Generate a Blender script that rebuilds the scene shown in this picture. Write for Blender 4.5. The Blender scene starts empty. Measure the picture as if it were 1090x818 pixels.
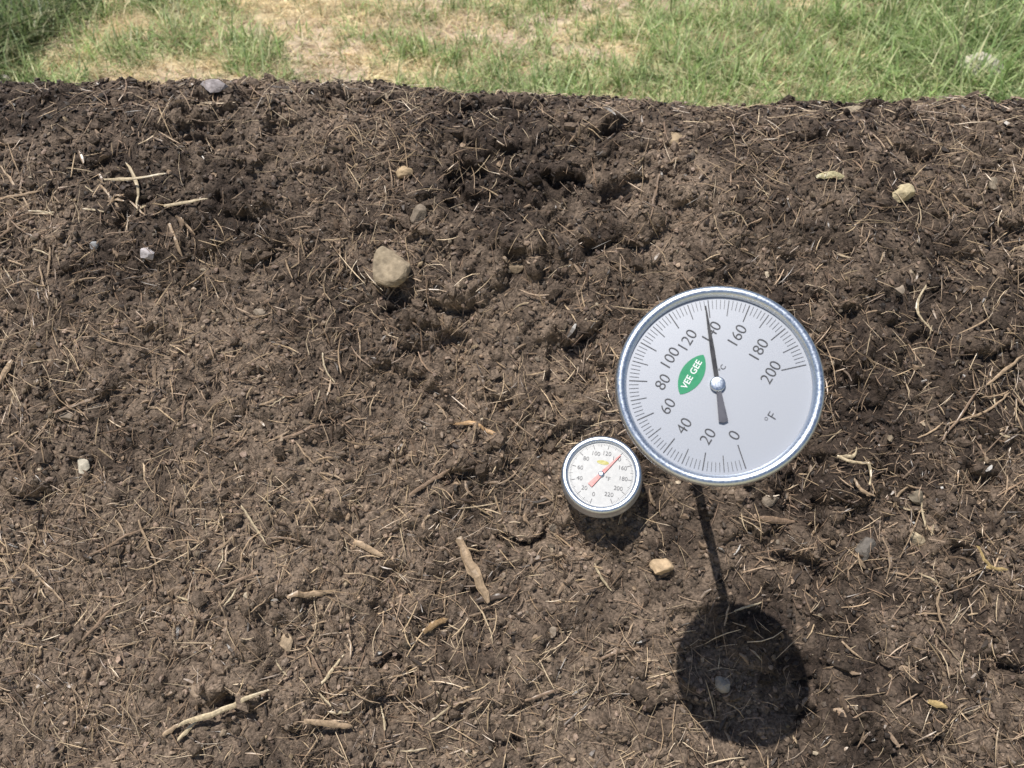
import bpy, math
import numpy as np
from mathutils import Vector, Matrix
rng = np.random.default_rng(11)
H = 0.85
CP = math.cos(math.radians(45))

# ---------------------------------------------------------------- scene / light
scn = bpy.context.scene
scn.view_settings.view_transform = 'Standard'
scn.view_settings.look = 'None'
scn.view_settings.exposure = 0
cam = bpy.data.objects.new("camera", bpy.data.cameras.new("camera"))
scn.collection.objects.link(cam)
cam.location = (0, 0, H)
cam.rotation_euler = (math.radians(45), 0, 0)
cam.data.lens = 26
cam.data.sensor_width = 36
cam.data.clip_start = 0.01
cam.data.clip_end = 500
cam.data.dof.use_dof = True
cam.data.dof.focus_distance = .42
cam.data.dof.aperture_fstop = 20
scn.camera = cam

def camvec(x, y, z):            # right, down, forward of the photographer -> world
    return Vector((x, (z - y) * CP, -(y + z) * CP))

L = camvec(.068, .198, .184).normalized()
sun = bpy.data.objects.new("sun", bpy.data.lights.new("sun", 'SUN'))
scn.collection.objects.link(sun)
sun.data.energy = 5.0
sun.data.angle = math.radians(0.5)
sun.data.color = (1.0, 0.965, 0.91)
sun.rotation_euler = L.to_track_quat('-Z', 'Y').to_euler()
sun.location = (-1, 0, 4)
w = bpy.data.worlds.new("World"); scn.world = w; w.use_nodes = True
nt = w.node_tree
sky = nt.nodes.new('ShaderNodeTexSky'); sky.sky_type = 'NISHITA'; sky.sun_disc = False
sky.sun_elevation = math.asin(-L.z)
sky.sun_rotation = math.atan2(-L.x, -L.y)
bg = nt.nodes['Background']; bg.inputs[1].default_value = 0.08
nt.links.new(sky.outputs[0], bg.inputs[0])

# ---------------------------------------------------------------- noise
def hsh(ix, iy, seed):
    a = (ix.astype(np.int64) * 374761393 + iy.astype(np.int64) * 668265263 + seed * 974634777) & 0xffffffff
    a = ((a ^ (a >> 13)) * 1274126177) & 0xffffffff
    a = ((a ^ (a >> 16)) * 2246822519) & 0xffffffff
    a = a ^ (a >> 15)
    return (a & 0xffffff) / float(0x1000000)

def vn(x, y, seed):
    ix = np.floor(x); iy = np.floor(y)
    fx = x - ix; fy = y - iy
    fx = fx ** 3 * (fx * (fx * 6 - 15) + 10); fy = fy ** 3 * (fy * (fy * 6 - 15) + 10)
    a = hsh(ix, iy, seed); b = hsh(ix + 1, iy, seed); c = hsh(ix, iy + 1, seed); d = hsh(ix + 1, iy + 1, seed)
    return (a * (1 - fx) + b * fx) * (1 - fy) + (c * (1 - fx) + d * fx) * fy

def fbm(x, y, scale, octv, seed, gain=.5):
    s = 0; a = 1; t = 0; f = 1 / scale
    for o in range(octv):
        s = s + a * vn(x * f + 17.3 * o, y * f + 9.1 * o, seed + o); t += a
        a *= gain; f *= 2.03
    return s / t

def clods(x, y, cell, seed, prob, asp=1.):
    wx = x + (fbm(x, y, cell * .45, 2, seed + 50) - .5) * cell * .9
    wy = y + (fbm(x, y, cell * .45, 2, seed + 60) - .5) * cell * .9
    u = wx / cell; v = wy / cell * asp
    iu = np.floor(u); iv = np.floor(v)
    out = np.zeros_like(u)
    for dx in (-1, 0, 1):
        for dy in (-1, 0, 1):
            cx = iu + dx; cy = iv + dy
            px = cx + hsh(cx, cy, seed); py = cy + hsh(cx, cy, seed + 1)
            r = .3 + .55 * hsh(cx, cy, seed + 2)
            on = hsh(cx, cy, seed + 3) < prob
            d2 = ((u - px) ** 2 + (v - py) ** 2) / (r * r)
            b = r * np.clip(1 - d2, 0, 1) ** .5 * on
            out = np.maximum(out, b)
    return out * cell

def sstep(a, b, x):
    t = np.clip((x - a) / (b - a), 0, 1); return t * t * (3 - 2 * t)

def smin(a, b, k):
    m = np.minimum(a, b)
    return m - np.log(np.exp(-k * (a - m)) + np.exp(-k * (b - m))) / k

def base_h(x, y):
    f = .363 + .742 * (y - .207)
    b = .588 - .040 * x - .72 * (y - .6)
    z = smin(f, b, 28.)
    e = .75 - .8 * (np.abs(x) - 1.3)
    return smin(z, e, 20.)

def lean(y):                    # how far the relief leans down-slope (normal of the pile face)
    return .60 * (1 - sstep(.50, .63, y))
DF = lambda x, y: np.zeros_like(x)
def spot(px, py):               # point of the pile seen at this place of the 1090x818 photo
    d = camvec((px - 545) / 787., (py - 409) / 787., 1.)
    t = np.linspace(.25, 1.2, 3000)
    X = d.x * t; Y = d.y * t; Z = H + d.z * t
    dq = (Z - base_h(X, Y)) * .81
    hit = np.nonzero(dq < DF(X, Y + lean(Y) * dq))[0]
    i = hit[0] if len(hit) else 1500
    return Vector((X[i], Y[i], Z[i])), t[i]

LUMPS = []
for (a, b, c, d, k) in [(318, 752, 60, 46, .6), (968, 155, 34, 30, .6), (1040, 366, 60, 34, .6), (616, 345, 44, 34, .6), (505, 112, 84, 34, .45), (655, 240, 96, 38, .6),
                     (200, 130, 70, 34, .5), (600, 180, 60, 28, .55), (485, 300, 72, 46, .6), (540, 150, 60, 28, .5), (40, 500, 66, 42, .5), (270, 215, 54, 30, .5),
                     (680, 150, 66, 26, .5), (430, 350, 50, 32, .5), (900, 520, 60, 24, .5), (240, 430, 56, 28, .4), (350, 430, 44, 30, .4),
                     (730, 215, 50, 28, .45), (120, 400, 50, 34, .4), (200, 680, 50, 30, .45), (560, 560, 40, 26, .45), (1000, 130, 50, 20, .5), (860, 140, 60, 22, .45), (330, 170, 50, 24, .45),
                     (830, 260, 46, 26, .45), (100, 160, 56, 26, .45), (450, 200, 50, 26, .45), (560, 260, 60, 34, .45), (380, 230, 50, 26, .4)]:
    p, t = spot(a, b)
    LUMPS.append((p.x, p.y, c / 787. * t / 2, d / 787. * t * .95 / 2, k))

def relief(x, y):
    z = .018 * (fbm(x, y, .20, 2, 3) - .5) + .014 * (fbm(x, y, .06, 3, 5) - .5)
    qx = x + (fbm(x, y, .018, 3, 901) - .5) * .016; qy = y + (fbm(x, y, .018, 3, 911) - .5) * .014
    lump = np.zeros_like(z); pit = np.zeros_like(z)
    for (cx, cy, rx, ry, k) in LUMPS:
        m = min(rx, ry)
        d2 = ((qx - cx) / rx) ** 2 + ((qy - cy) / ry) ** 2
        lump = np.maximum(lump, np.clip(1 - d2, 0, 1) ** .45 * k * m)
        d3 = ((qx - cx) / (rx * .9)) ** 2 + ((qy - cy + ry * .9) / (ry * .7)) ** 2
        pit = np.maximum(pit, np.clip(1 - d3, 0, 1) * k * m * .8)
    pit = np.where(lump > 0, 0, pit)
    lump = lump * (.75 + .5 * fbm(x, y, .010, 3, 921))
    rough = .25 + .75 * sstep(.42, .64, fbm(x, y, .12, 2, 41) + .22 * sstep(.25, .5, y) - .04)
    z = z + lump - pit + rough * (.36 * clods(x, y, .032, 70, .38, 1.3))
    z = z + (.24 + .60 * rough) * (.52 * clods(x, y, .0135, 80, .46, 1.1))
    z = z + .45 * clods(x, y, .0062, 90, .52)
    z = z - rough * .009 * sstep(.66, .78, fbm(qx * .55, qy * 1.25, .022, 2, 33)) * (lump < .001)
    z = z + .006 * (fbm(x, y, .009, 4, 7, .6) - .5)
    return z * .9

xs = np.concatenate([np.linspace(-2.6, -.62, 110, endpoint=False), np.arange(-.62, .62, .0014), np.linspace(.62, 2.6, 110)])
ys = np.concatenate([np.linspace(-.6, .03, 60, endpoint=False), np.arange(.03, .74, .0014), np.linspace(.74, 1.7, 60)])
X, Y = np.meshgrid(xs, ys)
DG = relief(X, Y)
nx, ny = len(xs), len(ys)
def dl(x, y):                   # bilinear look-up of the relief
    fx = np.interp(x, xs, np.arange(nx)); fy = np.interp(y, ys, np.arange(ny))
    ix = np.minimum(fx.astype(int), nx - 2); iy = np.minimum(fy.astype(int), ny - 2)
    fx = fx - ix; fy = fy - iy
    return (DG[iy, ix] * (1 - fx) + DG[iy, ix + 1] * fx) * (1 - fy) + (DG[iy + 1, ix] * (1 - fx) + DG[iy + 1, ix + 1] * fx) * fy
DF = dl
def surf(x, y, D=None):
    if D is None: D = dl(x, y)
    l = lean(y)
    return np.stack([x, y - l * D, base_h(x, y) + np.sqrt(1 - l * l) * D], 1)
def hl(x, y):
    d = dl(x, y); d = dl(x, y + lean(y) * d)
    return base_h(x, y) + d * 1.2

def normals(x, y, e=.002):
    a = surf(x + e, y) - surf(x - e, y); b = surf(x, y + e) - surf(x, y - e)
    n = np.cross(a, b)
    n /= np.linalg.norm(n, axis=1, keepdims=True) + 1e-12
    return n

# ---------------------------------------------------------------- mesh helpers
def build(name, V, F, C=None, mat=None, smooth=False, parent=None):
    V = np.asarray(V, np.float32).reshape(-1, 3); F = np.asarray(F, np.int32)
    me = bpy.data.meshes.new(name)
    me.vertices.add(len(V)); me.vertices.foreach_set('co', V.ravel())
    k = F.shape[1]
    me.loops.add(F.size); me.loops.foreach_set('vertex_index', F.ravel())
    me.polygons.add(len(F)); me.polygons.foreach_set('loop_start', np.arange(len(F), dtype=np.int32) * k)
    me.update(calc_edges=True)
    me.polygons.foreach_set('use_smooth', np.full(len(F), smooth))
    if C is not None:
        C = np.asarray(C, np.float32).reshape(-1, 3)
        at = me.color_attributes.new('Col', 'FLOAT_COLOR', 'POINT')
        at.data.foreach_set('color', np.concatenate([C, np.ones((len(C), 1), np.float32)], 1).ravel())
    ob = bpy.data.objects.new(name, me); scn.collection.objects.link(ob)
    if mat: me.materials.append(mat)
    if parent: ob.parent = parent
    return ob

def frames(n, tilt=.25):
    k = len(n)
    r = rng.normal(size=(k, 3))
    t = r - n * np.sum(r * n, 1, keepdims=True)
    t /= np.linalg.norm(t, axis=1, keepdims=True)
    t = t + n * rng.normal(0, tilt, (k, 1)); t /= np.linalg.norm(t, axis=1, keepdims=True)
    b = np.cross(n, t); b /= np.linalg.norm(b, axis=1, keepdims=True)
    m = np.cross(t, b)
    return np.stack([t, b, m], 2)

def vmat(name, rough=.9, bump=.3, bscale=900, spec=.2, var=.35, vscale=400, trans=0):
    m = bpy.data.materials.new(name); m.use_nodes = True
    t = m.node_tree; p = t.nodes['Principled BSDF']
    a = t.nodes.new('ShaderNodeVertexColor'); a.layer_name = 'Col'
    tc = t.nodes.new('ShaderNodeTexCoord')
    nz = t.nodes.new('ShaderNodeTexNoise'); nz.inputs['Scale'].default_value = vscale; nz.inputs['Detail'].default_value = 2
    t.links.new(tc.outputs['Object'], nz.inputs['Vector'])
    mr = t.nodes.new('ShaderNodeMapRange'); mr.inputs[1].default_value = .3; mr.inputs[2].default_value = .7
    mr.inputs[3].default_value = 1 - var; mr.inputs[4].default_value = 1 + var
    t.links.new(nz.outputs[0], mr.inputs[0])
    mx = t.nodes.new('ShaderNodeVectorMath'); mx.operation = 'MULTIPLY'
    t.links.new(a.outputs[0], mx.inputs[0]); t.links.new(mr.outputs[0], mx.inputs[1])
    t.links.new(mx.outputs[0], p.inputs['Base Color'])
    p.inputs['Roughness'].default_value = rough
    p.inputs['Specular IOR Level'].default_value = spec
    if bump:
        n2 = t.nodes.new('ShaderNodeTexNoise'); n2.inputs['Scale'].default_value = bscale; n2.inputs['Detail'].default_value = 2
        t.links.new(tc.outputs['Object'], n2.inputs['Vector'])
        bp = t.nodes.new('ShaderNodeBump'); bp.inputs['Strength'].default_value = bump; bp.inputs['Distance'].default_value = .001
        t.links.new(n2.outputs[0], bp.inputs['Height']); t.links.new(bp.outputs[0], p.inputs['Normal'])
    if trans:
        tr = t.nodes.new('ShaderNodeBsdfTranslucent'); t.links.new(mx.outputs[0], tr.inputs[0])
        ms = t.nodes.new('ShaderNodeMixShader'); ms.inputs[0].default_value = trans
        t.links.new(p.outputs[0], ms.inputs[1]); t.links.new(tr.outputs[0], ms.inputs[2])
        t.links.new(ms.outputs[0], t.nodes['Material Output'].inputs['Surface'])
    return m

M_soil = vmat("compost_soil", .85, 1.0, 900, .25, .55, 500)
M_crumb = vmat("soil_crumbs", .65, 0, 1500, .4, .35, 700)
M_chip = vmat("wood_litter", .4, 0, 1500, .6, .3, 600)
M_stone = vmat("stone_surface", .85, .5, 500, .3, .3, 220)
M_grass = vmat("grass_blades", .5, 0, 100, .4, .2, 30, .35)
M_ground = vmat("dry_ground", .95, .6, 60, .1, .35, 25)

# ---------------------------------------------------------------- compost pile sheet
V = surf(X.ravel(), Y.ravel(), DG.ravel())
idx = np.arange(nx * ny).reshape(ny, nx)
F = np.stack([idx[:-1, :-1].ravel(), idx[:-1, 1:].ravel(), idx[1:, 1:].ravel(), idx[1:, :-1].ravel()], 1)

def soilcol(x, y):
    a = fbm(x, y, .12, 3, 201); b = fbm(x, y, .012, 3, 211); c = fbm(x, y, .04, 2, 221)
    t = sstep(.34, .72, .45 * a + .35 * b + .2 * c + .07 * sstep(.1, -.4, x) + .05 * sstep(.28, .1, y) - .03 * sstep(.3, .5, y))
    dark = np.array([.040, .028, .021]); dry = np.array([.190, .141, .103])
    return dark * (1 - t[:, None]) + dry * t[:, None]
C = soilcol(X.ravel(), Y.ravel())
pile = build("compost_pile", V, F, C, M_soil, True)

def sample(n, fn=None):
    x = rng.uniform(-.6, .6, n); y = rng.uniform(.04, .72, n)
    k = int(n * .2)
    x = np.concatenate([x, rng.uniform(-1.3, 1.3, k)]); y = np.concatenate([y, rng.uniform(-.15, 1.0, k)])
    if fn is not None:
        keep = rng.random(len(x)) < fn(x, y); x = x[keep]; y = y[keep]
    return x, y

import bmesh
def ico(sub):
    bm = bmesh.new(); bmesh.ops.create_icosphere(bm, subdivisions=sub, radius=1)
    v = np.array([p.co[:] for p in bm.verts]); f = np.array([[q.index for q in p.verts] for p in bm.faces]); bm.free()
    return v, f
I1v, I1f = ico(1); I3v, I3f = ico(4)

def crumbs(name, n, s0, s1, powr, colfn, mat, flat=.7, fn=None, lift=.25):
    x, y = sample(n, fn); n = len(x)
    s = s0 + (s1 - s0) * rng.random(n) ** powr
    nn = normals(x, y, .003)
    R = frames(nn, .3)
    sc = np.stack([s * rng.uniform(.8, 1.5, n), s * rng.uniform(.6, 1.05, n), s * rng.uniform(.45, .9, n) * flat / .7], 1)
    T = I1v[None] * rng.uniform(.62, 1.25, (n, 12, 1)) * sc[:, None, :]
    P = surf(x, y) + nn * (s * lift)[:, None]
    Vv = np.einsum('nij,nkj->nki', R, T) + P[:, None]
    Ff = (I1f[None] + (np.arange(n) * 12)[:, None, None]).reshape(-1, 3)
    Cc = np.repeat(colfn(x, y, n)[:, None], 12, 1)
    return build(name, Vv, Ff, Cc, mat, False, pile)

def c_soil(x, y, n):
    c = soilcol(x, y) * (.4 + 1.7 * rng.random((n, 1)) ** 1.8)
    c *= np.stack([rng.uniform(.97, 1.06, n), np.ones(n), rng.uniform(.9, 1.05, n)], 1)
    return c
def c_clod(x, y, n):
    return soilcol(x, y) * rng.uniform(.6, 1.25, (n, 1))
crumbs("soil_crumbs", 80000, .0004, .0023, 2.6, c_soil, M_crumb, lift=.5)
crumbs("soil_clods", 4500, .0015, .0068, 3.4, c_clod, M_soil, lift=.15,
       fn=lambda x, y: .35 + .65 * sstep(.4, .6, fbm(x, y, .12, 2, 301)))
def c_peb(x, y, n):
    pal = np.array([[.34, .27, .19], [.26, .21, .16], [.44, .36, .26], [.20, .16, .13], [.36, .27, .17]])
    return pal[rng.integers(0, 5, n)] * rng.uniform(.5, 1.1, (n, 1))
crumbs("pebbles", 1900, .0005, .0024, 3.8, c_peb, M_stone, lift=.35)

# ---------------------------------------------------------------- slivers and straw
def littermask(x, y):
    m = fbm(x, y, .10, 3, 401)
    return np.clip(.18 + .85 * sstep(.34, .64, m + .08 * sstep(.15, -.35, x) + .07 * sstep(.42, .2, y) - .10 * sstep(.42, .56, y)), 0, 1)
def strawmask(x, y):
    m = fbm(x, y, .09, 3, 431)
    return np.clip(.14 + .86 * sstep(.44, .66, m + .13 * sstep(.1, -.3, x) + .06 * sstep(.42, .2, y) - .12 * sstep(.48, .58, y)
                   + .22 * np.exp(-((x + .38) / .06) ** 2 - ((y - .42) / .07) ** 2) + .2 * np.exp(-((x - .36) / .05) ** 2 - ((y - .35) / .06) ** 2)), 0, 1)

def slivers(name, n, l0, l1, w0, w1, pal, fn=littermask, tilt=.16, lift=.0012, bend=.12, lp=2.0):
    x, y = sample(n, fn); n = len(x)
    Ln = l0 + (l1 - l0) * rng.random(n) ** lp
    W = w0 + (w1 - w0) * rng.random(n) ** 2.2
    Th = W * rng.uniform(.25, .8, n)
    nn = normals(x, y, .006); R = frames(nn, tilt)
    st = np.linspace(-.5, .5, 4)
    prof = np.array([.45, 1, .9, .35])
    ang = np.array([90, 210, 330]) * np.pi / 180
    bl = rng.normal(0, bend, n) * Ln; bz = -np.abs(rng.normal(0, bend * .4, n)) * Ln
    T = np.zeros((n, 4, 3, 3))
    q = (1 - 4 * st ** 2)
    for i in range(4):
        for j in range(3):
            T[:, i, j, 0] = st[i] * Ln + rng.normal(0, .03, n) * Ln * (i in (0, 3))
            T[:, i, j, 1] = W * .5 * prof[i] * np.cos(ang[j]) + bl * q[i]
            T[:, i, j, 2] = Th * .5 * prof[i] * np.sin(ang[j]) - bz * q[i]
    T = T.reshape(n, 12, 3)
    P = surf(x, y) + nn * (lift * rng.uniform(.2, 1.5, n))[:, None]
    Vv = np.einsum('nij,nkj->nki', R, T) + P[:, None]
    f = []
    for i in range(3):
        for j in range(3):
            k = (j + 1) % 3
            f.append([i * 3 + j, i * 3 + k, (i + 1) * 3 + k, (i + 1) * 3 + j])
    f = np.array(f)
    Ff = (f[None] + (np.arange(n) * 12)[:, None, None]).reshape(-1, 4)
    pal = np.array(pal)
    c = pal[rng.integers(0, len(pal), n)] * rng.uniform(.6, 1.25, (n, 1))
    return build(name, Vv, Ff, np.repeat(c[:, None], 12, 1), M_chip, False, pile)

BR = [[.23, .155, .105], [.33, .225, .15], [.12, .082, .058], [.43, .31, .21], [.08, .055, .04]]
TN = [[.54, .40, .25], [.42, .30, .19], [.64, .50, .33], [.31, .215, .14]]
slivers("fine_litter", 44000, .003, .013, .0003, .0010, BR, bend=.05, lift=.0018)
slivers("wood_slivers", 13000, .007, .026, .0004, .0014, BR + TN[:2], bend=.05, lift=.0022)
slivers("straw_mat", 15000, .007, .030, .0003, .0009, TN, fn=strawmask, bend=.07, lp=1.8, lift=.0028)
slivers("straw_bits", 350, .012, .042, .0005, .0014, TN, bend=.14, lp=2.5, lift=.003)
slivers("bark_flakes", 4500, .003, .013, .0015, .0048, [[.07, .049, .035], [.17, .12, .083], [.30, .215, .145], [.05, .036, .026]],
        fn=None, tilt=.3)

# ---------------------------------------------------------------- individual sticks
sv, sf, scl = [], [], []
def stick(x1, y1, x2, y2, wpx, col, curve=0., lift=.003, curl=0.):
    a, ta = spot(x1, y1); b, tb = spot(x2, y2)
    w = wpx / 787. * ta * .40
    n = 9; base = sum(len(v) for v in sv)
    d = (b - a); side = d.cross(Vector((0, -.6, .8))).normalized()
    nn = side.cross(d).normalized()
    if nn.z < 0: nn = -nn
    pts = []
    for i in range(n):
        s = i / (n - 1)
        p = a.lerp(b, s) + side * (curve * math.sin(math.pi * s) + curl * math.sin(2 * math.pi * s) + rng.normal(0, .010)) * d.length
        g = float(hl(np.array([p.x]), np.array([p.y]))[0])
        lo = a.z + (b.z - a.z) * s
        p.z = max(lo, .6 * g + .4 * lo)
        p = p + nn * lift
        pts.append(p)
    for i, p in enumerate(pts):
        tp = (.75, .8, 1, 1, 1, 1, .9, .75, .35)[i]
        tp *= .85 + .3 * rng.random()
        for j in range(6):
            an = j * math.pi / 3
            jr = rng.uniform(.8, 1.2)
            q = p + side * (w * tp * jr * math.cos(an)) + nn * (w * tp * jr * .4 * math.sin(an))
            if i in (0, n - 1): q = q + d * rng.normal(0, .03)
            sv.append([q[:]])
    for i in range(n - 1):
        for j in range(6):
            k = (j + 1) % 6
            sf.append([base + i * 6 + j, base + i * 6 + k, base + i * 6 + 6 + k, base + i * 6 + 6 + j])
    for e in (base, base + (n - 1) * 6):
        sf.append([e, e + 1, e + 2, e + 3]); sf.append([e, e + 3, e + 4, e + 5])
    cc = np.array(col)
    for i in range(n):
        for j in range(6): scl.append(cc * (.7 if j in (1, 4) else 1.) * rng.uniform(.8, 1.12))
PALE = (.56, .45, .29); TAN = (.42, .30, .19); BRN = (.28, .19, .125); DK = (.10, .07, .05)
for s in [(488, 573, 520, 640, 14, TAN, 0, .005), (508, 640, 541, 633, 8, DK), (195, 768, 287, 732, 7, PALE, .04, .006), (192, 786, 212, 765, 5, PALE), (175, 782, 192, 770, 6, TAN),
          (378, 577, 409, 592, 8, TAN), (438, 526, 478, 500, 5, BRN), (306, 635, 350, 630, 7, TAN), (486, 452, 536, 469, 5, (.48, .30, .15), -.08, .005),
          (344, 727, 367, 696, 4, PALE), (326, 764, 373, 770, 9, TAN, 0, .006), (259, 539, 284, 578, 3, PALE), (240, 624, 276, 609, 4, BRN),
          (886, 488, 905, 478, 4.5, PALE, .3, .006), (888, 487, 922, 517, 4.5, PALE, -.35, .007, .15), (905, 510, 926, 528, 4, TAN, .2, .006),
          (980, 308, 988, 355, 3.5, PALE, .25, .006), (1035, 580, 1060, 606, 4, (.5, .36, .16), .2, .005), (1046, 604, 1068, 606, 4, (.5, .36, .16)),
          (1000, 625, 1004, 670, 3, TAN, .15), (452, 672, 476, 658, 9, (.34, .22, .11)), (118, 195, 180, 188, 4, PALE, .1, .006), (140, 180, 150, 225, 4, PALE, -.1, .006),
          (180, 222, 222, 215, 4, PALE, 0, .005), (182, 240, 196, 275, 5, TAN), (110, 200, 135, 235, 3, TAN), (0, 410, 16, 385, 8, TAN),
          (20, 465, 60, 500, 3, BRN), (60, 440, 104, 425, 4, BRN), (100, 590, 160, 560, 3, BRN), (700, 190, 690, 240, 3, BRN),
          (868, 190, 896, 190, 9, (.5, .44, .25)), (560, 745, 600, 730, 4, BRN), (1048, 410, 1085, 380, 4, TAN), (1010, 450, 1070, 420, 3, TAN, .1),
          (1000, 470, 1040, 415, 3, BRN), (985, 745, 1005, 752, 7, (.5, .36, .16)), (5, 180, 38, 230, 3, TAN), (0, 215, 45, 205, 3, TAN), (0, 255, 40, 232, 3, BRN),
          (805, 552, 842, 556, 8, BRN), (300, 468, 350, 452, 4, BRN), (330, 690, 352, 740, 3, BRN), (150, 555, 168, 600, 3, TAN), (850, 590, 868, 560, 3, TAN),
          (640, 700, 680, 690, 4, BRN), (600, 770, 640, 742, 4, DK), (1020, 500, 1045, 540, 3, BRN), (90, 680, 130, 640, 4, BRN), (30, 600, 70, 640, 3, TAN)]:
    stick(*s)
for (cx, cy, rx, ry, k) in [(30, 225, 45, 60, 18), (1060, 405, 45, 50, 14), (150, 210, 60, 45, 10), (330, 440, 90, 50, 16), (230, 620, 130, 80, 26), (420, 740, 110, 50, 14),
                            (700, 680, 300, 80, 16), (950, 600, 100, 100, 12)]:
    for i in range(k):
        u, v = rng.normal(0, .6, 2); an = rng.uniform(0, 2 * math.pi); ln = rng.uniform(5, 18)
        px, py = cx + u * rx, cy + v * ry
        px = min(max(px, -30), 1120); py = min(py, 820)
        stick(px - ln * math.cos(an), py - ln * math.sin(an), px + ln * math.cos(an), py + ln * math.sin(an), rng.uniform(1.4, 3.0),
              [PALE, TAN, TAN, BRN][rng.integers(0, 4)], rng.normal(0, .06), .002)
build("twigs", np.array(sv).reshape(-1, 3), np.array(sf), np.array(scl), M_chip, False, pile)

# ---------------------------------------------------------------- stones
def stone(px, py, wpx, hpx, col, seed, name="stone", cuts=12, sink=.3, where=None, amp=.3):
    if where is None:
        p, t = spot(px, py)
    else:
        p, t = where
    r = np.random.default_rng(seed)
    v = I3v.copy()
    for i in range(cuts):
        d = r.normal(size=3); d /= np.linalg.norm(d); k = r.uniform(.5, .85)
        e = v @ d; over = np.clip(e - k, 0, None); v = v - over[:, None] * d * .97
    s = fbm(v[:, 0] + v[:, 2] * .7 + seed, v[:, 1] - v[:, 2] * .6, .5, 4, seed)
    v = v * (1 + amp * (s[:, None] - .5))
    sx = wpx / 787. * t * .5; sy = hpx / 787. * t * .5; sz = min(sx, sy) * .75
    v = v * np.array([sx, sy, sz]) * 1.15
    nrm = Vector((0, -.596, .803)) if where is None else Vector((0, 0, 1))
    xax = Vector((1, 0, 0)); yax = nrm.cross(xax)
    Rm = np.array([xax[:], yax[:], nrm[:]]).T
    v = v @ Rm.T
    v = v + np.array((p + nrm * sz * (1 - 2 * sink) * .5)[:])
    c = np.array(col)[None] * (.7 + .6 * fbm(v[:, 0], v[:, 1] + v[:, 2], .005, 3, seed)[:, None])
    return build(name, v, I3f, c, M_stone, False)
SG = (.26, .21, .16)
stone(416, 285, 37, 44, (.32, .255, .175), 8, sink=.25)
for i, (a, b, c, d, col) in enumerate([(431, 184, 17, 18, (.38, .28, .17)), (960, 207, 22, 22, (.48, .40, .25)), (973, 574, 28, 22, (.38, .31, .21)),
        (706, 603, 26, 22, (.44, .32, .20)), (89, 496, 13, 15, (.48, .43, .34)), (770, 727, 17, 17, (.32, .28, .23)), (307, 683, 17, 20, (.36, .27, .18)),
        (158, 271, 20, 15, (.48, .44, .44)), (716, 150, 28, 16, (.36, .27, .17)), (545, 285, 28, 16, (.24, .18, .12)), (1056, 197, 14, 14, (.28, .23, .17)),
        (910, 117, 28, 12, (.34, .28, .20)), (230, 93, 30, 13, (.36, .32, .32)), (446, 230, 18, 20, (.20, .16, .12)), (819, 533, 16, 15, SG),
        (919, 584, 22, 24, (.17, .15, .13)), (589, 560, 14, 12, SG), (72, 443, 18, 12, SG), (957, 309, 14, 12, SG), (209, 735, 16, 14, (.28, .21, .15)),
        (975, 530, 18, 18, (.18, .15, .11)), (588, 672, 12, 12, SG), (277, 333, 12, 11, SG), (100, 262, 9, 9, (.34, .34, .34))]):
    stone(a, b, c, d, col, 20 + i)

# ---------------------------------------------------------------- ground and grass
gx = np.concatenate([-np.geomspace(150, 4, 30), np.arange(-3.95, 4, .025), np.geomspace(4, 150, 30)])
gy = np.concatenate([-np.geomspace(150, 1.0, 24), np.arange(-.95, 5, .025), np.geomspace(5, 300, 34)])
GX, GY = np.meshgrid(gx, gy); gxr, gyr = GX.ravel(), GY.ravel()
def green(x, y):
    m = fbm(x, y, .24, 5, 501, .8)
    b = .11 * sstep(-.5, .2, x) - .02
    b = b + .24 * np.exp(-(((x + .98) / .28) ** 2 + ((y - 2.25) / .16) ** 2)) + .32 * np.exp(-(((x + 1.65) / .22) ** 2 + ((y - 2.1) / .3) ** 2))
    b = b + .12 * sstep(.7, 1.1, x)
    b = b - .18 * np.exp(-(((x - 1.25) / .3) ** 2 + ((y - 2.0) / .08) ** 2)) - .12 * np.exp(-(((x + .5) / .4) ** 2 + ((y - 2.6) / .25) ** 2))
    b = b - .16 * np.exp(-(((x - 1.1) / .25) ** 2 + ((y - 2.6) / .12) ** 2))
    return sstep(.36, .66, m + b)
g = green(gxr, gyr)
d1 = fbm(gxr, gyr, .3, 4, 521); d2 = fbm(gxr, gyr, .04, 4, 531, .65)
tan = np.array([.58, .47, .29]); dirt = np.array([.54, .42, .33]); gg = np.array([.32, .31, .16])
tt = sstep(.4, .6, d1)[:, None]
gc = (tan * tt + dirt * (1 - tt)) * (.5 + 1.0 * d2[:, None])
gc = gc * (1 - .7 * g[:, None]) + gg * .7 * g[:, None]
GZ = .02 * (fbm(gxr, gyr, .5, 3, 541) - .5) + .012 * (fbm(gxr, gyr, .08, 2, 551) - .5)
GZ = GZ * (np.abs(gxr) < 6) * (np.abs(gyr) < 8)
mx_, my_ = len(gx), len(gy); idx = np.arange(mx_ * my_).reshape(my_, mx_)
F = np.stack([idx[:-1, :-1].ravel(), idx[:-1, 1:].ravel(), idx[1:, 1:].ravel(), idx[1:, :-1].ravel()], 1)
build("ground", np.stack([gxr, gyr, GZ], 1), F, gc, M_ground, True)

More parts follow.
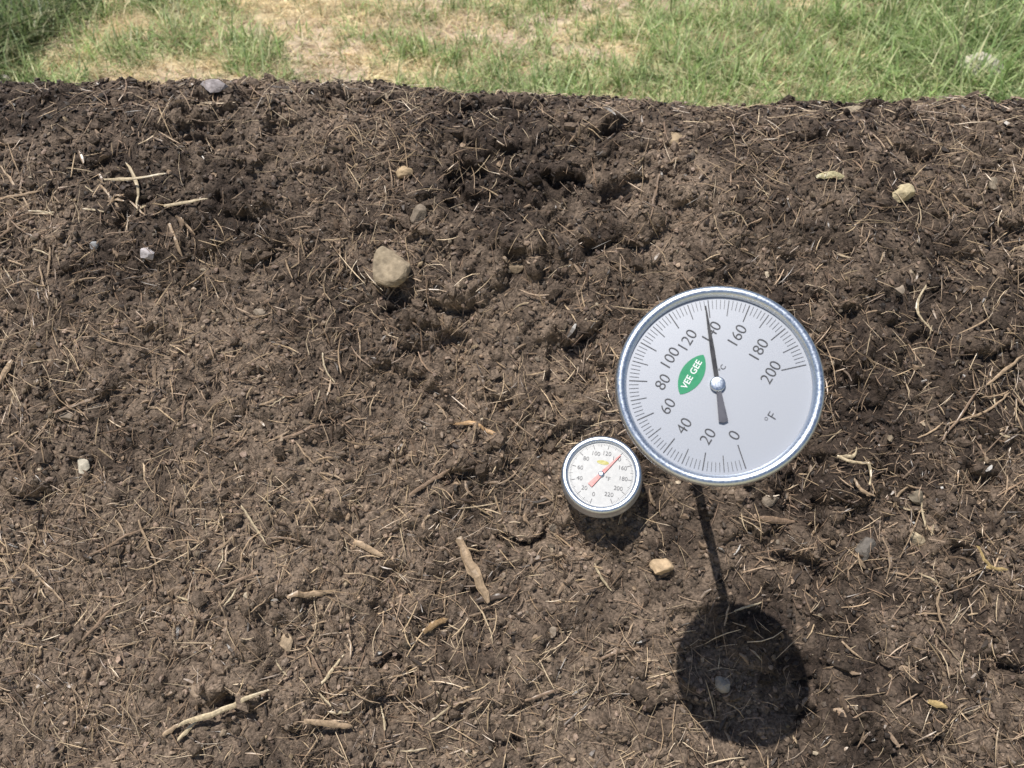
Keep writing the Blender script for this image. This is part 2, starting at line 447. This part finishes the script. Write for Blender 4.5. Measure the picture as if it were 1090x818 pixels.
def blades(n, xr, yr, mode, hs, ws):
    nt_ = n // 9
    tx = rng.uniform(*xr, nt_); ty = rng.uniform(*yr, nt_)
    x = np.repeat(tx, 9) + rng.normal(0, .022, nt_ * 9); y = np.repeat(ty, 9) + rng.normal(0, .022, nt_ * 9)
    th = np.repeat(rng.uniform(.35, 1.8, nt_), 9)
    tb = np.repeat(rng.uniform(.6, 1.4, nt_), 9); ta = np.repeat(rng.uniform(0, 2 * np.pi, nt_), 9)
    gr = green(x, y)
    if mode == 'green': keep = rng.random(len(x)) < gr * .88 + .12
    else: keep = rng.random(len(x)) < .95 - .4 * gr
    x, y, gr, th, tb, ta = x[keep], y[keep], gr[keep], th[keep], tb[keep], ta[keep]; n = len(x)
    h = rng.uniform(hs[0], hs[1], n) * th * (.45 + .65 * gr if mode == 'green' else 1)
    wd = rng.uniform(ws[0], ws[1], n)
    if mode == 'green':
        big = sstep(.8, 1.4, x) + 1.2 * sstep(-1.25, -1.5, x); h = h * (1 + 1.2 * big); wd = wd * (1 + .5 * big)
        tb = tb * (1 - .35 * sstep(-1.25, -1.45, x))
    a = ta + rng.normal(0, 1.1, n)
    ln = rng.uniform(.4, 2.2, n) if mode == 'green' else rng.uniform(1., 6., n)
    dx, dy = np.cos(a), np.sin(a); sx, sy = -dy, dx
    z0 = np.zeros(n) - .004
    P = np.zeros((n, 5, 3))
    nrm = 1 / np.sqrt(1 + ln ** 2)
    for i, (s, wf) in enumerate([(0, 1), (.5, .85), (1, 0)]):
        cx = x + dx * h * ln * nrm * s ** 1.6; cy = y + dy * h * ln * nrm * s ** 1.6
        cz = z0 + h * nrm * (s - .28 * s * s * np.minimum(ln, 1.5)) + .004
        if i < 2:
            P[:, 2 * i] = np.stack([cx - sx * wd * wf / 2, cy - sy * wd * wf / 2, cz], 1)
            P[:, 2 * i + 1] = np.stack([cx + sx * wd * wf / 2, cy + sy * wd * wf / 2, cz], 1)
        else: P[:, 4] = np.stack([cx, cy, cz], 1)
    f = np.array([[0, 1, 3], [0, 3, 2], [2, 3, 4]])
    Ff = (f[None] + (np.arange(n) * 5)[:, None, None]).reshape(-1, 3)
    if mode == 'green':
        pal = np.array([[.27, .38, .13], [.37, .47, .19], [.19, .28, .10], [.46, .53, .26], [.57, .55, .31]])
    else:
        pal = np.array([[.70, .58, .34], [.62, .49, .29], [.78, .68, .45], [.46, .35, .21]])
    c = pal[rng.integers(0, len(pal), n)] * rng.uniform(.8, 1.2, (n, 1)) * tb[:, None]
    return P, Ff, np.repeat(c[:, None], 5, 1)
parts = [blades(115000, (-2.6, 2.6), (1.35, 3.2), 'green', (.035, .09), (.0022, .0048)),
         blades(80000, (-2.6, 2.6), (1.35, 3.2), 'dry', (.03, .08), (.0014, .0032)),
         blades(24000, (-5, 5), (3.2, 7), 'green', (.05, .1), (.005, .009)),
         blades(12000, (-5, 5), (3.2, 7), 'dry', (.05, .1), (.004, .007))]
off = 0; VV = []; FF = []; CC = []
for P, f, c in parts:
    VV.append(P.reshape(-1, 3)); FF.append(f + off); CC.append(c.reshape(-1, 3)); off += len(VV[-1])
build("grass", np.concatenate(VV), np.concatenate(FF), np.concatenate(CC), M_grass, False)
stone(0, 0, 46, 40, (.50, .46, .38), 91, where=(Vector((1.27, 2.02, .03)), 2.0))
stone(0, 0, 20, 14, (.46, .42, .36), 92, where=(Vector((-1.38, 2.0, .01)), 2.0))

# ---------------------------------------------------------------- thermometers
def pmat(name, col, metal=0., rough=.5, nscale=0, nvar=.15, bump=0., cv=(.94, 1.04), coat=0):
    m = bpy.data.materials.new(name); m.use_nodes = True
    t = m.node_tree; p = t.nodes['Principled BSDF']
    p.inputs['Base Color'].default_value = (*col, 1); p.inputs['Metallic'].default_value = metal; p.inputs['Roughness'].default_value = rough
    p.inputs['Coat Weight'].default_value = coat; p.inputs['Coat Roughness'].default_value = .12
    if nscale:
        tc = t.nodes.new('ShaderNodeTexCoord'); nz = t.nodes.new('ShaderNodeTexNoise')
        nz.inputs['Scale'].default_value = nscale; nz.inputs['Detail'].default_value = 5
        t.links.new(tc.outputs['Object'], nz.inputs['Vector'])
        mr = t.nodes.new('ShaderNodeMapRange'); mr.inputs[1].default_value = .35; mr.inputs[2].default_value = .65
        mr.inputs[3].default_value = max(0, rough - nvar); mr.inputs[4].default_value = rough + nvar
        t.links.new(nz.outputs[0], mr.inputs[0]); t.links.new(mr.outputs[0], p.inputs['Roughness'])
        m2 = t.nodes.new('ShaderNodeMapRange'); m2.inputs[1].default_value = .3; m2.inputs[2].default_value = .7
        m2.inputs[3].default_value = cv[0]; m2.inputs[4].default_value = cv[1]
        t.links.new(nz.outputs[0], m2.inputs[0])
        vm = t.nodes.new('ShaderNodeVectorMath'); vm.operation = 'MULTIPLY'; vm.inputs[0].default_value = col
        t.links.new(m2.outputs[0], vm.inputs[1]); t.links.new(vm.outputs[0], p.inputs['Base Color'])
        if bump:
            bp = t.nodes.new('ShaderNodeBump'); bp.inputs['Strength'].default_value = bump; bp.inputs['Distance'].default_value = .0003
            t.links.new(nz.outputs[0], bp.inputs['Height']); t.links.new(bp.outputs[0], p.inputs['Normal'])
    return m
M_steel = pmat("brushed_steel", (.62, .68, .77), 1., .38, 1200, .08, .04)
M_steel2 = pmat("stem_steel", (.6, .6, .6), 1., .3, 900)
M_face = pmat("dial_face_metal", (.44, .458, .50), .30, .42, 2500, .05, 0, (.97, 1.03), 1.0)
M_face2 = pmat("dial_face_white", (.45, .45, .445), 0, .5, 350, .08, coat=1.0)
M_blk = pmat("black_ink", (.05, .05, .055), 0, .6, 300)
M_blk2 = pmat("grey_ink", (.12, .12, .13), 0, .6, 300)
M_dark = pmat("pointer_black", (.03, .03, .035), 0, .4, 300)
M_gry = pmat("pointer_grey", (.10, .10, .12), .3, .4, 300)
M_green = pmat("green_ink", (.02, .26, .12), 0, .5, 300)
M_wht = pmat("white_ink", (.8, .8, .8), 0, .5, 300)
M_red = pmat("red_pointer", (.58, .16, .15), 0, .4, 300)
M_yel = pmat("yellow_ink", (.40, .36, .08), 0, .5, 300)

def lathe(name, prof, mat, parent, seg=128, smooth=True):
    prof = np.array(prof); m = len(prof)
    a = np.arange(seg) * 2 * np.pi / seg
    V = np.stack([np.outer(np.cos(a), prof[:, 0]), np.outer(np.sin(a), prof[:, 0]), np.repeat(prof[None, :, 1], seg, 0)], 2).reshape(-1, 3)
    F = []
    for i in range(seg):
        k = (i + 1) % seg
        for j in range(m - 1):
            F.append([i * m + j, i * m + j + 1, k * m + j + 1, k * m + j])
    return build(name, V, F, None, mat, smooth, parent)

def disc(name, r, z, mat, parent, seg=128, rx=None, rot=0, cx=0, cy=0):
    bm = bmesh.new(); vs = []
    for i in range(seg):
        a = 2 * math.pi * i / seg
        x = r * math.cos(a); y = (rx or r) * math.sin(a)
        vs.append(bm.verts.new((cx + x * math.cos(rot) - y * math.sin(rot), cy + x * math.sin(rot) + y * math.cos(rot), z)))
    bm.faces.new(vs); bm.normal_update(); me = bpy.data.meshes.new(name); bm.to_mesh(me); bm.free(); me.materials.append(mat)
    ob = bpy.data.objects.new(name, me); scn.collection.objects.link(ob); ob.parent = parent; return ob

def ticks(name, items, mat, parent, z):
    V = []; F = []
    for (ang, r0, r1, w) in items:       # ang clockwise from up
        u = np.array([math.sin(ang), math.cos(ang)]); s = np.array([u[1], -u[0]]) * w / 2
        b = len(V)
        for p in (u * r0 - s, u * r0 + s, u * r1 + s, u * r1 - s): V.append([p[0], p[1], z])
        F.append([b, b + 1, b + 2, b + 3])
    return build(name, V, F, None, mat, False, parent)

def text(name, body, size, x, y, rot, z, mat, parent, bold=0):
    cu = bpy.data.curves.new(name, 'FONT'); cu.body = body; cu.size = size; cu.align_x = 'CENTER'; cu.align_y = 'CENTER'; cu.offset = bold
    tmp = bpy.data.objects.new("tmp", cu); scn.collection.objects.link(tmp)
    dg = bpy.context.evaluated_depsgraph_get()
    me = bpy.data.meshes.new_from_object(tmp.evaluated_get(dg)); bpy.data.objects.remove(tmp)
    me.name = name; me.materials.clear(); me.materials.append(mat)
    ob = bpy.data.objects.new(name, me); scn.collection.objects.link(ob); ob.parent = parent
    ob.location = (x, y, z); ob.rotation_euler = (0, 0, rot)
    return ob

def prism(name, pts, z0, z1, mat, parent):
    bm = bmesh.new(); a = [bm.verts.new((x, y, z0)) for x, y in pts]; b = [bm.verts.new((x, y, z1)) for x, y in pts]
    bm.faces.new(b); bm.faces.new(a[::-1])
    for i in range(len(pts)):
        k = (i + 1) % len(pts); bm.faces.new((a[i], a[k], b[k], b[i]))
    bmesh.ops.recalc_face_normals(bm, faces=bm.faces[:])
    me = bpy.data.meshes.new(name); bm.to_mesh(me); bm.free(); me.materials.append(mat)
    ob = bpy.data.objects.new(name, me); scn.collection.objects.link(ob); ob.parent = parent; return ob

def polar(ang, r): return (r * math.sin(ang), r * math.cos(ang))

def root(name, pos, stemdir):
    e = bpy.data.objects.new(name, None); scn.collection.objects.link(e); e.empty_display_size = .02
    n = -stemdir.normalized(); up = Vector((0, CP, CP)); up = (up - n * up.dot(n)).normalized(); rt = up.cross(n)
    M = Matrix((rt, up, n)).transposed().to_4x4(); M.translation = Vector((0, 0, H)) + pos
    e.matrix_world = M
    return e

rad = math.radians
R = .0420
D = camvec(.0850, .0002, .306)
E = camvec(.1197, .0345, .5147)
T1 = root("compost_thermometer", D, E - D)
lathe("bezel", [(R * .888, .0003), (R * .898, .0016), (R * .915, .0026), (R * .94, .0030), (R * .965, .0029), (R * .985, .0022), (R * .997, .0010), (R, -.0002), (R, -.0035), (R * .985, -.0050), (R * .95, -.0054)], M_steel, T1)
lathe("case", [(R * .95, -.0050), (R * .94, -.0110), (R * .90, -.0128), (R * .3, -.0132), (.0085, -.0136), (.0085, -.022), (.0065, -.0235), (.0065, -.030), (.0034, -.032), (.0031, -.034)], M_steel2, T1)
lathe("stem", [(.0031, -.030), (.0031, -(E - D).length - .12), (.0001, -(E - D).length - .13)], M_steel2, T1, 24)
disc("dial_face", R * .895, 0.0, M_face, T1)
it = []
a0 = 163; step = 27.4
for i in range(0, 101):
    F_ = i * 2; a = rad(a0 + F_ * step / 20.)
    if F_ % 20 == 0: it.append((a, R * .62 if F_ in (0, 200) else R * .68, R * .86, R * .0095))
    elif F_ % 10 == 0: it.append((a, R * .70, R * .86, R * .0075))
    else: it.append((a, R * .765, R * .86, R * .0045))
ticks("scale_marks", it, M_blk, T1, .00015)
for i in range(11):
    a = rad(a0 + i * step); x, y = polar(a, R * .525)
    text("numeral_%d" % (i * 20), str(i * 20), R * .16, x, y, rad(58), .0002, M_blk, T1, -R * .0015)
text("unit_mark", "\u00b0F", R * .13, R * .50, -R * .33, rad(58), .0002, M_blk, T1, -R * .0015)
text("unit_mark_c", "\u00b0C", R * .07, R * .05, R * .16, rad(58), .0002, M_blk, T1)
lx, ly = -R * .245, R * .10
pts = []
for s in (1, -1):
    for k in range(24):
        u = -1 + 2 * k / 24.; v = (1 - u * u) ** .8
        X_ = u * s * R * .23; Y_ = v * -s * R * .11
        pts.append((lx + X_ * math.cos(rad(60)) - Y_ * math.sin(rad(60)), ly + X_ * math.sin(rad(60)) + Y_ * math.cos(rad(60))))
prism("logo", pts, .00008, .00018, M_green, T1)
text("logo_text", "VEE GEE", R * .088, lx, ly, rad(60), .00026, M_wht, T1, R * .001)
def rotp(pts, ang):
    return [(x * math.cos(ang) + y * math.sin(ang), -x * math.sin(ang) + y * math.cos(ang)) for x, y in pts]
pa = rad(352.5)
prism("pointer", rotp([(-R * .022, 0), (R * .022, 0), (R * .022, R * .35), (R * .006, R * .80), (-R * .006, R * .80), (-R * .022, R * .35)], pa), .0010, .0013, M_dark, T1)
prism("pointer_tail", rotp([(-R * .02, -R * .02), (-R * .045, -R * .37), (0, -R * .385), (R * .045, -R * .37), (R * .02, -R * .02)], pa), .0009, .0012, M_gry, T1)
lathe("hub", [(R * .075, .0002), (R * .075, .0014), (R * .06, .0017), (R * .03, .0018), (.00001, .0018)], M_steel, T1, 40)

r = .0265
D2 = camvec(95 / 787. * .485, 96 / 787. * .485, .485)
T2 = root("pocket_thermometer", D2, camvec(.13, .42, 1.))
lathe("bezel", [(r * .82, .0002), (r * .83, .0014), (r * .86, .0022), (r * .91, .0025), (r * .96, .0020), (r * .99, .0006), (r, -.0008), (r, -.0070), (r * 1.02, -.0076), (r * 1.02, -.0098), (r * .97, -.0106)], M_steel, T2)
lathe("case", [(r * .97, -.0103), (r * .92, -.0120), (r * .86, -.0128), (r * .3, -.0130), (.004, -.0134), (.004, -.0165), (.002, -.0180)], M_steel2, T2)
lathe("stem", [(.0019, -.0160), (.0019, -.13), (.0001, -.135)], M_steel2, T2, 20)
disc("dial_face", r * .83, 0, M_face2, T2)
it = []
for i in range(0, 111):
    v = i * 2; a = rad(200 + v * 320 / 220.)
    if v % 20 == 0: it.append((a, r * .66, r * .79, r * .016))
    elif v % 10 == 0: it.append((a, r * .71, r * .79, r * .010))
    else: it.append((a, r * .74, r * .79, r * .006))
ticks("scale_marks", it, M_blk2, T2, .00015)
for i in range(12):
    a = rad(200 + i * 20 * 320 / 220.); x, y = polar(a, r * .545)
    text("numeral_%d" % (i * 20), str(i * 20), r * .15, x, y, rad(-8), .0002, M_blk2, T2, 0)
disc("logo", r * .15, .00015, M_yel, T2, 32, r * .055, rad(-10), r * .04, r * .30)
text("unit_mark", "\u00b0F", r * .15, r * .16, -r * .12, rad(-8), .0002, M_blk2, T2)
pa = rad(44)
prism("pointer", rotp([(-r * .065, -r * .40), (r * .065, -r * .40), (r * .038, r * .15), (r * .012, r * .68), (-r * .012, r * .68), (-r * .038, r * .15)], pa), .0007, .0010, M_red, T2)
lathe("hub", [(r * .07, .0002), (r * .07, .0012), (r * .03, .0014), (.00001, .0014)], M_steel, T2, 32)
print("verts", sum(len(o.data.vertices) for o in bpy.data.objects if o.type == 'MESH'))
